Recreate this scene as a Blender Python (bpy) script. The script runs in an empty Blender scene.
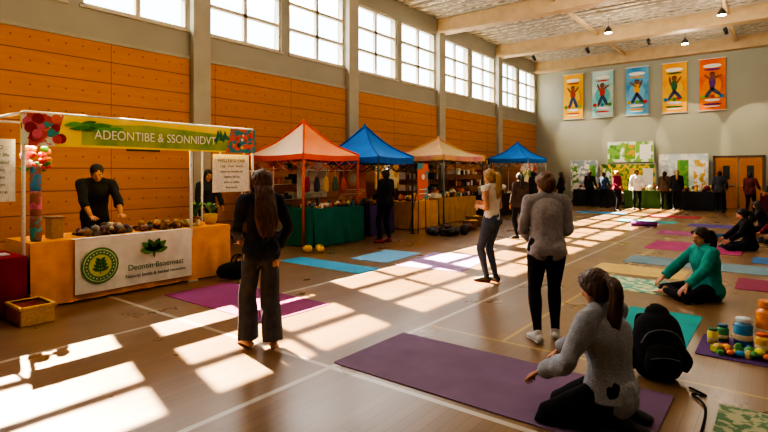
import bpy, math, random
from mathutils import Vector, Matrix, Euler, noise
V=Vector
random.seed(7)
scn=bpy.context.scene
# ------------------------------------------------------------------ materials
def C(h,a=1.0):
    h=h.lstrip('#'); o=[]
    for i in (0,2,4):
        x=int(h[i:i+2],16)/255
        o.append(x/12.92 if x<=0.04045 else ((x+0.055)/1.055)**2.4)
    return (o[0],o[1],o[2],a)
MC={}
def M(hexc,rough=.7,kind='plain',c2=None,scale=30.,bump=.0,metal=0.,name=None,amt=.25,spec=.5,sheen=0):
    key=(hexc,rough,kind,c2,scale,bump,metal,amt)
    if key in MC: return MC[key]
    m=bpy.data.materials.new(name or ('%s_%s'%(kind,hexc.strip('#'))))
    m.use_nodes=True
    nt=m.node_tree; N=nt.nodes; L=nt.links
    b=N['Principled BSDF']
    b.inputs['Roughness'].default_value=rough
    b.inputs['Metallic'].default_value=metal
    b.inputs['Specular IOR Level'].default_value=spec
    base=C(hexc)
    if kind=='emit':
        b.inputs['Base Color'].default_value=base
        b.inputs['Emission Color'].default_value=base
        b.inputs['Emission Strength'].default_value=scale
        MC[key]=m; return m
    tc=N.new('ShaderNodeTexCoord')
    nz=N.new('ShaderNodeTexNoise'); nz.inputs['Scale'].default_value=scale; nz.inputs['Detail'].default_value=4
    L.new(tc.outputs['Object'],nz.inputs['Vector'])
    mx=N.new('ShaderNodeMix'); mx.data_type='RGBA'
    cc=C(c2) if c2 else tuple(x*(1-amt) for x in base[:3])+(1,)
    mx.inputs[6].default_value=base; mx.inputs[7].default_value=cc
    if kind=='print':
        cr=N.new('ShaderNodeMapRange'); cr.inputs[1].default_value=.47; cr.inputs[2].default_value=.53
        L.new(nz.outputs['Fac'],cr.inputs[0]); L.new(cr.outputs[0],mx.inputs[0])
    else:
        cr=N.new('ShaderNodeMapRange'); cr.inputs[1].default_value=.3; cr.inputs[2].default_value=.7
        L.new(nz.outputs['Fac'],cr.inputs[0]); L.new(cr.outputs[0],mx.inputs[0])
    L.new(mx.outputs[2],b.inputs['Base Color'])
    if kind=='hair':
        mp=N.new('ShaderNodeMapping'); mp.inputs['Scale'].default_value=(1,1,.12)
        L.new(tc.outputs['Object'],mp.inputs['Vector']); L.new(mp.outputs[0],nz.inputs['Vector'])
    if bump>0:
        bp=N.new('ShaderNodeBump'); bp.inputs['Strength'].default_value=bump; bp.inputs['Distance'].default_value=.02
        L.new(nz.outputs['Fac'],bp.inputs['Height']); L.new(bp.outputs[0],b.inputs['Normal'])
    MC[key]=m; return m
def fab(h,c2=None,scale=25,rough=.9,bump=.25): return M(h,rough,'fabric',c2,scale,bump,spec=.2)
def nodes_mat(name):
    m=bpy.data.materials.new(name); m.use_nodes=True
    return m,m.node_tree.nodes,m.node_tree.links,m.node_tree.nodes['Principled BSDF']
def mth(N,L,op,a,b=None,c=None):
    n=N.new('ShaderNodeMath'); n.operation=op
    for i,x in enumerate((a,b,c)):
        if x is None: continue
        if isinstance(x,(int,float)): n.inputs[i].default_value=x
        else: L.new(x,n.inputs[i])
    return n.outputs[0]
def mixc(N,L,f,a,b):
    n=N.new('ShaderNodeMix'); n.data_type='RGBA'
    if isinstance(f,(int,float)): n.inputs[0].default_value=f
    else: L.new(f,n.inputs[0])
    for i,x in ((6,a),(7,b)):
        if isinstance(x,tuple): n.inputs[i].default_value=x
        else: L.new(x,n.inputs[i])
    return n.outputs[2]
def floor_mat():
    m,N,L,b=nodes_mat('gym_floor_wood')
    tc=N.new('ShaderNodeTexCoord'); mp=N.new('ShaderNodeMapping')
    mp.inputs['Rotation'].default_value=(0,0,math.pi/2)
    L.new(tc.outputs['Object'],mp.inputs['Vector'])
    br=N.new('ShaderNodeTexBrick'); L.new(mp.outputs[0],br.inputs['Vector'])
    br.inputs['Color1'].default_value=C('#7e6040'); br.inputs['Color2'].default_value=C('#705538'); br.inputs['Mortar'].default_value=C('#57432c')
    br.inputs['Scale'].default_value=1; br.inputs['Brick Width'].default_value=1.6; br.inputs['Row Height'].default_value=.085; br.inputs['Mortar Size'].default_value=.0025
    nz=N.new('ShaderNodeTexNoise'); nz.inputs['Scale'].default_value=1.3; nz.inputs['Detail'].default_value=6
    L.new(tc.outputs['Object'],nz.inputs['Vector'])
    f=mth(N,L,'MULTIPLY',nz.outputs['Fac'],.3)
    col=mixc(N,L,f,br.outputs['Color'],C('#8c7050'))
    sp=N.new('ShaderNodeSeparateXYZ'); L.new(tc.outputs['Object'],sp.inputs[0]); x,y=sp.outputs[0],sp.outputs[1]
    def ln(c,at,hw): return mth(N,L,'LESS_THAN',mth(N,L,'ABSOLUTE',mth(N,L,'SUBTRACT',c,at)),hw)
    wl=ln(x,-2.95,.026)
    for c,at in ((x,-5.25),(y,3.09),(y,14.03),(x,4.5)): wl=mth(N,L,'MAXIMUM',wl,ln(c,at,.026))
    yl=mth(N,L,'MULTIPLY',ln(y,4.57,.017),mth(N,L,'GREATER_THAN',x,-2.92))
    yl=mth(N,L,'MAXIMUM',yl,mth(N,L,'MULTIPLY',ln(x,-2.1,.02),mth(N,L,'GREATER_THAN',y,4.57)))
    col=mixc(N,L,mth(N,L,'MULTIPLY',yl,.55),col,C('#c9a63c')); col=mixc(N,L,mth(N,L,'MULTIPLY',wl,.62),col,C('#d0c8b8'))
    L.new(col,b.inputs['Base Color'])
    r=mth(N,L,'MULTIPLY_ADD',nz.outputs['Fac'],.2,.2); L.new(r,b.inputs['Roughness'])
    b.inputs['Specular IOR Level'].default_value=.5
    return m
def panel_mat():
    m,N,L,b=nodes_mat('orange_acoustic_panel')
    tc=N.new('ShaderNodeTexCoord'); sp=N.new('ShaderNodeSeparateXYZ'); L.new(tc.outputs['Object'],sp.inputs[0])
    y,z=sp.outputs[1],sp.outputs[2]
    fz=mth(N,L,'FRACT',mth(N,L,'DIVIDE',z,.42)); fy=mth(N,L,'FRACT',mth(N,L,'DIVIDE',y,2.36))
    sz=mth(N,L,'LESS_THAN',fz,.05); sy=mth(N,L,'LESS_THAN',fy,.006)
    seam=mth(N,L,'MAXIMUM',sz,sy)
    dy=mth(N,L,'SUBTRACT',mth(N,L,'FRACT',mth(N,L,'DIVIDE',y,.29)),.5); dz=mth(N,L,'SUBTRACT',fz,.55)
    d=mth(N,L,'ADD',mth(N,L,'MULTIPLY',mth(N,L,'MULTIPLY',dy,dy),.084),mth(N,L,'MULTIPLY',mth(N,L,'MULTIPLY',dz,dz),.176))
    dot=mth(N,L,'LESS_THAN',d,.0004)
    seam=mth(N,L,'MAXIMUM',seam,mth(N,L,'MULTIPLY',dot,.8))
    nz=N.new('ShaderNodeTexNoise'); nz.inputs['Scale'].default_value=3; nz.inputs['Detail'].default_value=5
    mp=N.new('ShaderNodeMapping'); mp.inputs['Scale'].default_value=(1,.5,5); L.new(tc.outputs['Object'],mp.inputs[0]); L.new(mp.outputs[0],nz.inputs['Vector'])
    col=mixc(N,L,nz.outputs['Fac'],C('#cc8410'),C('#b06a0a'))
    col=mixc(N,L,mth(N,L,'MULTIPLY',seam,.7),col,C('#4a2608'))
    L.new(col,b.inputs['Base Color']); b.inputs['Roughness'].default_value=.65
    bp=N.new('ShaderNodeBump'); bp.inputs['Strength'].default_value=.6; bp.inputs['Distance'].default_value=.02; bp.invert=True
    L.new(seam,bp.inputs['Height']); L.new(bp.outputs[0],b.inputs['Normal'])
    return m
def ceil_mat():
    m,N,L,b=nodes_mat('acoustic_ceiling_deck')
    tc=N.new('ShaderNodeTexCoord')
    vo=N.new('ShaderNodeTexVoronoi'); vo.inputs['Scale'].default_value=5
    mp=N.new('ShaderNodeMapping'); mp.inputs['Scale'].default_value=(1,2.2,1); L.new(tc.outputs['Object'],mp.inputs[0]); L.new(mp.outputs[0],vo.inputs['Vector'])
    nz=N.new('ShaderNodeTexNoise'); nz.inputs['Scale'].default_value=9; nz.inputs['Detail'].default_value=6; L.new(mp.outputs[0],nz.inputs['Vector'])
    f=mth(N,L,'MULTIPLY',vo.outputs['Distance'],nz.outputs['Fac'])
    mr=N.new('ShaderNodeMapRange'); mr.inputs[1].default_value=.12; mr.inputs[2].default_value=.35; L.new(f,mr.inputs[0])
    col=mixc(N,L,mr.outputs[0],C('#e8dfcd'),C('#8a8172'))
    L.new(col,b.inputs['Base Color']); b.inputs['Roughness'].default_value=.9
    return m
def wood_mat(name,c1,c2,rough=.5,sc=(1,14,1)):
    m,N,L,b=nodes_mat(name)
    tc=N.new('ShaderNodeTexCoord'); mp=N.new('ShaderNodeMapping'); mp.inputs['Scale'].default_value=sc
    nz=N.new('ShaderNodeTexNoise'); nz.inputs['Scale'].default_value=3; nz.inputs['Detail'].default_value=6
    L.new(tc.outputs['Object'],mp.inputs[0]); L.new(mp.outputs[0],nz.inputs['Vector'])
    L.new(mixc(N,L,nz.outputs['Fac'],C(c1),C(c2)),b.inputs['Base Color']); b.inputs['Roughness'].default_value=rough
    return m
def glass_mat():
    m=bpy.data.materials.new('window_glass'); m.use_nodes=True; N=m.node_tree.nodes; L=m.node_tree.links; N.clear()
    o=N.new('ShaderNodeOutputMaterial'); t=N.new('ShaderNodeBsdfTransparent'); g=N.new('ShaderNodeBsdfGlossy'); g.inputs['Roughness'].default_value=.02
    mx=N.new('ShaderNodeMixShader'); mx.inputs[0].default_value=.05
    L.new(t.outputs[0],mx.inputs[1]); L.new(g.outputs[0],mx.inputs[2]); L.new(mx.outputs[0],o.inputs[0]); return m
# ------------------------------------------------------------------ geometry builder
def smoothpts(pts,rads,k):
    if k<=1: return pts,rads
    P=[];R=[];n=len(pts)
    def cr(a,b,c,d,t): return .5*((2*b)+(c-a)*t+(2*a-5*b+4*c-d)*t*t+(3*b-a-3*c+d)*t**3)
    for i in range(n-1):
        a=pts[max(i-1,0)];b=pts[i];c=pts[i+1];d=pts[min(i+2,n-1)]
        ra=rads[max(i-1,0)];rb=rads[i];rc=rads[i+1];rd=rads[min(i+2,n-1)]
        for j in range(k):
            t=j/k
            P.append(V([cr(a[q],b[q],c[q],d[q],t) for q in range(3)]))
            R.append((max(.001,cr(ra[0],rb[0],rc[0],rd[0],t)),max(.001,cr(ra[1],rb[1],rc[1],rd[1],t))))
    P.append(pts[-1]);R.append(rads[-1]); return P,R
class G:
    def __init__(s): s.v=[];s.f=[];s.m=[];s.mats=[];s.sm=[]
    def mi(s,mat):
        if mat not in s.mats: s.mats.append(mat)
        return s.mats.index(mat)
    def add(s,vs,fs,mat,smooth=True):
        o=len(s.v); s.v+= [V(x) for x in vs]; k=s.mi(mat)
        for f in fs: s.f.append([i+o for i in f]); s.m.append(k); s.sm.append(smooth)
    def box(s,c,d,mat,R=None):
        c=V(c); vs=[]
        for x in (-.5,.5):
            for y in (-.5,.5):
                for z in (-.5,.5):
                    p=V((x*d[0],y*d[1],z*d[2]))
                    if R is not None: p=R@p
                    vs.append(c+p)
        s.add(vs,[(0,1,3,2),(4,6,7,5),(0,4,5,1),(2,3,7,6),(0,2,6,4),(1,5,7,3)],mat,False)
    def bb(s,x0,x1,y0,y1,z0,z1,mat): s.box(((x0+x1)/2,(y0+y1)/2,(z0+z1)/2),(x1-x0,y1-y0,z1-z0),mat)
    def tube(s,pts,rads,mat,side=V((1,0,0)),n=14,k=1,flat0=False,flat1=False):
        pts=[V(p) for p in pts]; rads=[(r,r) if isinstance(r,(int,float)) else r for r in rads]
        pts,rads=smoothpts(pts,rads,k)
        m=len(pts); rings=[]
        side=V(side)
        def frame(i):
            t=(pts[min(i+1,m-1)]-pts[max(i-1,0)])
            if t.length<1e-9: t=V((0,0,1))
            t.normalize()
            a=side-t*side.dot(t)
            if a.length<.05:
                a=V((0,1,0))-t*t.y
                if a.length<.05: a=V((0,0,1))-t*t.z
            a.normalize(); return t,a,t.cross(a)
        R=[]
        def ring(c,a,b,ra,rb): R.append([c+a*ra*math.cos(q*2*math.pi/n)+b*rb*math.sin(q*2*math.pi/n) for q in range(n)])
        t,a,b=frame(0); r=rads[0]
        if not flat0:
            for ph in (.25,.6,.9): ring(pts[0]-t*min(r)*math.cos(ph*math.pi/2),a,b,r[0]*math.sin(ph*math.pi/2),r[1]*math.sin(ph*math.pi/2))
        for i in range(m):
            t,a,b=frame(i); ring(pts[i],a,b,*rads[i])
        r=rads[-1]
        if not flat1:
            for ph in (.9,.6,.25): ring(pts[-1]+t*min(r)*math.cos(ph*math.pi/2),a,b,r[0]*math.sin(ph*math.pi/2),r[1]*math.sin(ph*math.pi/2))
        vs=[p for q in R for p in q]; fs=[]
        for i in range(len(R)-1):
            for j in range(n):
                j2=(j+1)%n; fs.append((i*n+j,i*n+j2,(i+1)*n+j2,(i+1)*n+j))
        fs.append(tuple(reversed(range(n)))); o=(len(R)-1)*n; fs.append(tuple(range(o,o+n)))
        s.add(vs,fs,mat)
    def ell(s,c,r,mat,R=None,n=16,jit=0):
        c=V(c); vs=[];fs=[]; mm=max(6,n//2)
        ph=random.random()*9
        for i in range(mm+1):
            th=math.pi*i/mm
            for j in range(n):
                q=2*math.pi*j/n
                u=V((math.sin(th)*math.cos(q),math.sin(th)*math.sin(q),math.cos(th)))
                k=1+(jit*noise.noise(u*1.7+V((ph,ph,0))) if jit else 0)
                p=V((u.x*r[0],u.y*r[1],u.z*r[2]))*k
                if R is not None: p=R@p
                vs.append(c+p)
        for i in range(mm):
            for j in range(n):
                j2=(j+1)%n; fs.append((i*n+j,(i+1)*n+j,(i+1)*n+j2,i*n+j2))
        s.add(vs,fs,mat)
    def cyl(s,p0,p1,r,mat,n=14,r2=None):
        s.tube([p0,p1],[r,r if r2 is None else r2],mat,n=n,flat0=True,flat1=True)
    def lathe(s,c,prof,mat,n=20,sx=1,sy=1):
        c=V(c); vs=[];fs=[]
        for r,z in prof:
            for j in range(n):
                q=2*math.pi*j/n; vs.append(c+V((r*math.cos(q)*sx,r*math.sin(q)*sy,z)))
        for i in range(len(prof)-1):
            for j in range(n):
                j2=(j+1)%n; fs.append((i*n+j,i*n+j2,(i+1)*n+j2,(i+1)*n+j))
        fs.append(tuple(reversed(range(n)))); o=(len(prof)-1)*n; fs.append(tuple(range(o,o+n)))
        s.add(vs,fs,mat)
    def poly(s,pts,mat): s.add(pts,[tuple(range(len(pts)))],mat,False)
    def grid(s,fn,nu,nv,mat,smooth=True):
        vs=[fn(i/nu,j/nv) for j in range(nv+1) for i in range(nu+1)]; fs=[]
        for j in range(nv):
            for i in range(nu):
                a=j*(nu+1)+i; fs.append((a,a+1,a+nu+2,a+nu+1))
        s.add(vs,fs,mat,smooth)
    def mesh(s,name):
        me=bpy.data.meshes.new(name); me.from_pydata([tuple(v) for v in s.v],[],s.f)
        for m in s.mats: me.materials.append(m)
        me.polygons.foreach_set('material_index',s.m); me.polygons.foreach_set('use_smooth',s.sm)
        me.update(); return me
    def obj(s,name,parent=None,bevel=0):
        me=s.mesh(name); o=bpy.data.objects.new(name,me); scn.collection.objects.link(o)
        if bevel:
            md=o.modifiers.new('b','BEVEL'); md.width=bevel; md.segments=2; md.limit_method='ANGLE'
        if parent: o.parent=parent
        return o
    def remeshed(s,name,voxel,amp=0,freq=(8,8,8),smooth=4):
        me=s.mesh(name+'_t'); o=bpy.data.objects.new(name+'_t',me); scn.collection.objects.link(o)
        r=o.modifiers.new('r','REMESH'); r.mode='VOXEL'; r.voxel_size=voxel; r.use_smooth_shade=True
        if smooth:
            q=o.modifiers.new('s','SMOOTH'); q.factor=.5; q.iterations=smooth
        dg=bpy.context.evaluated_depsgraph_get(); dg.update()
        nm=bpy.data.meshes.new_from_object(o.evaluated_get(dg)); nm.name=name
        bpy.data.objects.remove(o)
        nm.materials.clear(); nm.materials.append(s.mats[0])
        if amp:
            fr=V(freq); ns=[v.normal.copy() for v in nm.vertices]; off=V((random.random()*50,3,1))
            for v,nn in zip(nm.vertices,ns):
                p=V((v.co.x*fr.x,v.co.y*fr.y,v.co.z*fr.z))+off
                v.co+=nn*(amp*(noise.noise(p)+.5*noise.noise(p*2.1)))
        for p in nm.polygons: p.use_smooth=True
        return nm
def empty(name,loc=(0,0,0)):
    e=bpy.data.objects.new(name,None); e.location=loc; scn.collection.objects.link(e); e.empty_display_size=.2; return e
def mobj(name,me,parent=None):
    o=bpy.data.objects.new(name,me); scn.collection.objects.link(o)
    if parent: o.parent=parent
    return o
WX=Matrix(((0,0,1),(1,0,0),(0,1,0)))
def text(s,loc,size,mat,R,parent,name='lettering',align='CENTER',xs=1):
    cu=bpy.data.curves.new(name,'FONT'); cu.body=s; cu.size=size; cu.align_x=align; cu.align_y='CENTER'; cu.extrude=.001
    cu.materials.append(mat); o=bpy.data.objects.new(name,cu); scn.collection.objects.link(o)
    o.matrix_world=Matrix.Translation(V(loc))@R.to_4x4()@Matrix.Diagonal((xs,1,1,1)); o.parent=parent; return o
# ------------------------------------------------------------------ room
WXL=-10.55; YB=27.4; XR=9.0; YF=-6.0; ZC=7.6
greywall=M('#a09d8e',.8,'wall','#979484',.8,.02); col_m=M('#aaa592',.7,'wall','#9e9986',2,.02); backm=M('#a6a592',.85,'wall','#9c9d8b',.6,.02)
frame_m=M('#c9bea4',.5); FL=floor_mat(); PN=panel_mat(); GL=glass_mat()
g=G(); g.bb(WXL-.3,XR+.3,YF-.3,YB+.3,-.2,0,FL); g.obj('floor')
cols=[-3.8,1.44,6.68,11.92,17.16,22.4,27.35]
g=G()
ZP=4.15; W0=4.82; W1=6.95
g.bb(WXL-.3,WXL,YF,YB,0,W0,greywall); g.bb(WXL-.3,WXL,YF,YB,W1,ZC,greywall)
wins=[]
prev=YF
for i in range(len(cols)-1):
    a=cols[i]+.2; b=cols[i+1]-.2; mid=(a+b)/2
    for (p,q) in ((a+.04,mid-.14),(mid+.14,b-.04)): wins.append((p,q))
for p,q in wins:
    g.bb(WXL-.3,WXL,prev,p,W0,W1,greywall); prev=q
g.bb(WXL-.3,WXL,prev,YB,W0,W1,greywall)
g.obj('wall_left')
for i,(p,q) in enumerate(wins):
    w=G(); x=WXL-.1; t=.06
    w.bb(x-.05,x+.06,p,p+t,W0,W1,frame_m); w.bb(x-.05,x+.06,q-t,q,W0,W1,frame_m)
    w.bb(x-.05,x+.06,p,q,W0,W0+t,frame_m); w.bb(x-.05,x+.06,p,q,W1-t,W1,frame_m)
    m=(p+q)/2; w.bb(x-.045,x+.05,m-.05,m+.05,W0,W1,frame_m)
    for zz in (5.53,6.24): w.bb(x-.045,x+.05,p,q,zz-.04,zz+.04,frame_m)
    w.poly([(x,p+t,W0+t),(x,q-t,W0+t),(x,q-t,W1-t),(x,p+t,W1-t)],GL)
    w.bb(x,WXL+.05,p-.04,q+.04,W0-.05,W0,frame_m)
    w.obj('window_%d'%(i+1))
g=G()
for i in range(len(cols)-1):
    g.bb(WXL,WXL+.06,cols[i]+.25,cols[i+1]-.25,.12,ZP,PN)
g.obj('trim_1')
g=G()
for i in range(len(cols)-1):
    g.bb(WXL,WXL+.09,cols[i]+.25,cols[i+1]-.25,ZP,ZP+.07,col_m)
g.obj('trim_2')
for c in cols[1:-1]:
    g=G(); g.bb(WXL,WXL+.18,c-.22,c+.22,0,7.0,col_m); g.bb(WXL,WXL+.2,c-.25,c+.25,0,.15,col_m); g.obj('wall_column',bevel=.015)
g=G(); g.bb(WXL,WXL+.08,YF,YB,0,.12,M('#4b4038',.6)); g.obj('baseboard_left')
g=G(); g.bb(WXL-.3,XR+.3,YB,YB+.3,0,ZC,backm); g.obj('wall_back')
g=G(); g.bb(WXL,XR,YB-.04,YB,0,.14,M('#4b4038',.6)); g.obj('baseboard_back')
g=G(); g.bb(XR,XR+.3,YF,YB,0,ZC,greywall); g.obj('wall_right')
g=G(); g.bb(WXL-.3,XR+.3,YF-.3,YF,0,ZC,greywall); g.obj('wall_front')
CM=ceil_mat()
g=G(); g.bb(WXL-.3,XR+.3,YF-.3,YB+.3,ZC,ZC+.2,CM)
rib=M('#c4baa6',.8)
y=YF
while y<YB:
    g.bb(WXL,XR,y,y+.03,ZC-.07,ZC,rib); y+=.44
g.obj('ceiling')
beam=M('#cdb286',.6,'wall','#bda078',3,.02)
for c in cols[1:-1]+[YB-.25]:
    g=G()
    for (z0,z1,hw) in ((6.98,7.08,.22),(7.06,7.55,.14)):
        g.bb(WXL+.02,XR-.02,c-hw,c+hw,z0,z1,beam)
    g.obj('ceiling_beam')
g=G()
for x in (-6.0,-1.5,3.0):
    g.bb(x-.06,x+.06,YF,YB,7.3,7.42,beam)
g.obj('ceiling_purlins')
# ------------------------------------------------------------------ back wall items
ban_cols=[('#e8a000','#f0c030','#b8401c'),('#d8dccc','#5fc0bc','#c8382c'),('#1f7fb4','#7ac0dc','#f0b01c'),('#e89008','#f0c040','#2f6a3a'),('#d84a14','#f08a1a','#6a2a7a')]
def disc(g,cx,cz,r,mat,sx=1,rot=0,yy=0):
    g.poly([V((cx+math.cos(rot)*r*sx*math.cos(q*math.pi/10)-math.sin(rot)*r*math.sin(q*math.pi/10),yy,cz+math.sin(rot)*r*sx*math.cos(q*math.pi/10)+math.cos(rot)*r*math.sin(q*math.pi/10))) for q in range(20)],mat)
for i,(x,cs) in enumerate(zip((-8.56,-7.1,-5.5,-3.9,-2.4),ban_cols)):
    e=empty('hanging_banner',(x,YB-.1,5.5)); z0,z1=4.42,6.72
    g=G(); hw=.5
    bg=M(cs[0],.8,'fabric',cs[1],1.2)
    g.grid(lambda u,v:V((-hw+2*hw*u,-.03*math.sin(v*5+u*2),z0-5.5+(z1-z0)*v)),8,14,bg)
    g.bb(-hw-.05,hw+.05,-.02,.02,z1-5.5,z1-5.46,M('#d8d4c8',.5)); g.bb(-hw-.05,hw+.05,-.02,.02,z0-5.54,z0-5.5,M('#d8d4c8',.5))
    fm=M(cs[2],.8); y=-.06; sk=M('#8a5638',.8)
    disc(g,0,-.64,.06,M('#f4efe0',.8),5,0,y); disc(g,0,-.82,.04,fm,9,0,y); disc(g,0,-.92,.03,M('#f4efe0',.8),10,0,y); disc(g,0,.9,.09,M('#f4efe0',.8),4,0,y); disc(g,0,.74,.04,fm,8,0,y)
    disc(g,0,0,.42,M(cs[1],.8),.85,0,y)
    for k in range(5): disc(g,-.36+.18*k,-.48+.04*(k%2),.09,M(['#4f8a2e','#c8382c','#e8c030','#2f7fb0','#7fae3a'][(k+i)%5],.8),1,0,y-.003)
    y-=.01; p=[(2.2,.9),(1.9,.6),(2.5,1.2),(1.7,1.0),(2.4,.4)][i]
    disc(g,0,.47,.1,sk,1,0,y-.004); disc(g,0,.52,.1,M('#2a1a12',.8),1,0,y-.002); disc(g,0,.17,.13,fm,2.1,math.pi/2,y)
    disc(g,-.17,.38,.045,sk,5,p[0],y-.002); disc(g,.17,.38,.045,sk,5,p[1],y-.002)
    disc(g,-.1,-.27,.075,M('#3a4a6a',.8),4,1.3-.1*i,y-.002); disc(g,.12,-.25,.075,M('#3a4a6a',.8),4,1.9+.12*i,y-.002)
    g.obj('printed_fabric',e)
e=empty('door_1',(0,0,0))
g=G(); wd=wood_mat('door_wood','#b8752e','#8a4f1c',.4,(8,8,1))
for x in (-2.3,-1.43):
    g.bb(x+.02,x+.85,YB-.11,YB-.06,.01,2.25,wd); g.bb(x+.3,x+.55,YB-.12,YB-.11,1.3,1.9,M('#3a4040',.1))
    g.bb(x+.1,x+.75,YB-.15,YB-.12,1.0,1.05,M('#a8a8a8',.3,metal=1))
dk=M('#5a4632',.5)
g.bb(-2.38,-2.3,YB-.12,YB-.045,0,2.35,dk); g.bb(-.56,-.48,YB-.12,YB-.045,0,2.35,dk); g.bb(-2.38,-.48,YB-.12,YB-.045,2.27,2.35,dk)
g.obj('door_leaves',e,bevel=.005)
# ------------------------------------------------------------------ fabric / table helpers
def drape_table(name,x0,x1,y0,y1,h,mat,amp=.02,gap=.02,topmat=None):
    g=G()
    def side(ax,ay,bx,by,nx,ny):
        ln=math.hypot(bx-ax,by-ay); k=max(6,int(ln*24))
        def f(u,v):
            o=amp*(1-v)*(math.sin(u*ln*19)+.6*math.sin(u*ln*31+1)+1.4)*.6+.004
            return V((ax+(bx-ax)*u+nx*o,ay+(by-ay)*u+ny*o,gap+(h-gap)*v))
        g.grid(f,k,8,mat)
    side(x1,y0,x1,y1,1,0); side(x0,y1,x0,y0,-1,0); side(x0,y0,x1,y0,0,-1); side(x1,y1,x0,y1,0,1)
    g.bb(x0,x1,y0,y1,h-.03,h+.004,topmat or mat)
    lg=M('#6a6a6a',.4,metal=.8)
    for x in (x0+.06,x1-.06):
        for y in (y0+.08,y1-.08): g.cyl((x,y,0),(x,y,h-.03),.015,lg)
    return g.obj(name)
def pile(name,x0,x1,y0,y1,z,n,cols,r=(.03,.06),stack=.06,parent=None):
    g=G()
    ms=[M(c,.6,'lump',None,20,.2) for c in cols]
    for i in range(n):
        rr=random.uniform(*r); x=random.uniform(x0+rr,x1-rr); y=random.uniform(y0+rr,y1-rr)
        k=random.choice((0,0,1))
        sh=random.random(); mm=random.choice(ms)
        if sh<.6: g.ell((x,y,z+.003+rr*.8+k*stack*.6),(rr,rr*random.uniform(.8,1.3),rr*.8),mm,n=10,jit=.3)
        elif sh<.8: g.lathe((x,y,z),[(rr*.7,0),(rr*.8,rr*.3),(rr*.8,rr*1.6),(rr*.5,rr*1.9),(rr*.5,rr*2.2)],mm,12)
        else:
            g.box((x,y,z+rr*.7),(rr*1.6,rr*2,rr*1.4),mm,Matrix.Rotation(random.random()*3,3,'Z'))
    return g.obj(name,parent)
def leafplant(g,c,h,spread,n,mat,mat2=None):
    c=V(c)
    for i in range(n):
        q=random.random()*6.283; L=h*random.uniform(.6,1); w=L*.09; sp=spread*random.uniform(.3,1)
        d=V((math.cos(q),math.sin(q),0)); sd=V((-d.y,d.x,0)); k=5; vs=[];fs=[]
        for j in range(k+1):
            t=j/k; p=c+d*sp*t**1.5+V((0,0,L*(t-.35*t**3))); ww=w*math.sin(math.pi*(.12+.85*t)); vs+= [p-sd*ww,p+sd*ww]
        for j in range(k): fs.append((2*j,2*j+1,2*j+3,2*j+2))
        g.add(vs,fs,mat if i%3 else (mat2 or mat))
# ------------------------------------------------------------------ left booth
oy=fab('#f4a410','#e0900c',6)
drape_table('vendor_table',-7.75,-6.93,2.2,4.95,.78,oy,.025)
e=empty('table_front_banner'); g=G(); wht=fab('#ece8da',None,5,.8,.05)
def sheet(u,v): return V((-6.865+.012*math.sin(u*9)*(1-v),2.66+1.58*u,.1+.68*v))
g.grid(sheet,24,6,wht)
g.grid(lambda u,v:V((-6.865-.13*v,2.66+1.58*u,.7865)),12,2,wht)
xx=-6.845
grn=M('#4f8a2e',.7); dgr=M('#2c6b25',.7); yel=M('#c8cf4a',.7)
def D(g,x,cy,cz,r,mat,ry=1,rot=0,n=24,th=None):
    g.poly([V((x,cy+math.cos(rot)*r*ry*math.cos(q*2*math.pi/n)-math.sin(rot)*r*math.sin(q*2*math.pi/n),cz+math.sin(rot)*r*ry*math.cos(q*2*math.pi/n)+math.cos(rot)*r*math.sin(q*2*math.pi/n))) for q in range(n)],mat)
def leaf(g,x,cy,cz,L,w,rot,mat):
    pts=[]
    for k in range(17):
        t=k/16; pts.append((L*t,w*math.sin(math.pi*t)**.8))
    for k in range(15,0,-1):
        t=k/16; pts.append((L*t,-w*math.sin(math.pi*t)**.8))
    g.poly([V((x,cy+math.cos(rot)*a-math.sin(rot)*b,cz+math.sin(rot)*a+math.cos(rot)*b)) for a,b in pts],mat)
D(g,xx,2.95,.43,.23,grn); D(g,xx+.002,2.95,.43,.205,M('#d8e0b4',.8)); D(g,xx+.004,2.95,.43,.195,grn); D(g,xx+.006,2.95,.43,.14,yel)
for k in range(24): D(g,xx+.006,2.95+.168*math.cos(k*math.pi/12),.43+.168*math.sin(k*math.pi/12),.009,M('#e8e4d4',.8),n=8)
leaf(g,xx+.008,2.95,.31,.2,.012,math.pi/2,dgr)
for k in range(4):
    for s in (-1,1): leaf(g,xx+.009,2.95,.36+.04*k,.11-.012*k,.022,math.pi/2-s*(1.15-.1*k),dgr)
for rot,L in ((2.5,.22),(.64,.22),(2.0,.19),(1.14,.19),(3.0,.2),(.14,.2)): leaf(g,xx,3.66,.53,L,.045,rot,grn if L>.195 else dgr)
leaf(g,xx,3.66,.43,.15,.016,math.pi/2,dgr)
g.obj('banner_sheet',e)
text('Deontin Bsoenvast',(xx,3.7,.34),.11,dgr,WX,e,xs=.95); text('Natural foods & herbal remedies',(xx,3.7,.23),.065,M('#444a3c',.8),WX,e)
e=empty('booth_header_banner'); g=G()
hy0,hy1,hz0,hz1=2.1,5.42,1.93,2.31; X=-6.9
g.bb(X-.02,X,hy0,hy1,hz0,hz1,M('#ecc81f',.7,'fabric','#f2dc4a',3)); x=X+.004
g.poly([(x,2.75,hz0+.03),(x,5.0,hz0+.02),(x,5.0,hz1-.12),(x,3.6,hz1-.05),(x,2.75,hz1-.1)],M('#6f9a1e',.7,'fabric','#a8b420',4))
g.poly([(x+.001,4.85,hz0),(x+.001,5.42,hz0),(x+.001,5.42,hz1),(x+.001,4.95,hz1)],M('#1f7f86',.7,'print','#d3552e',9))
g.poly([(x+.001,2.1,hz0),(x+.001,2.45,hz0),(x+.001,2.55,hz1),(x+.001,2.1,hz1)],M('#c6d3c4',.7,'print','#b8402c',7))
random.seed(3)
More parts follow.
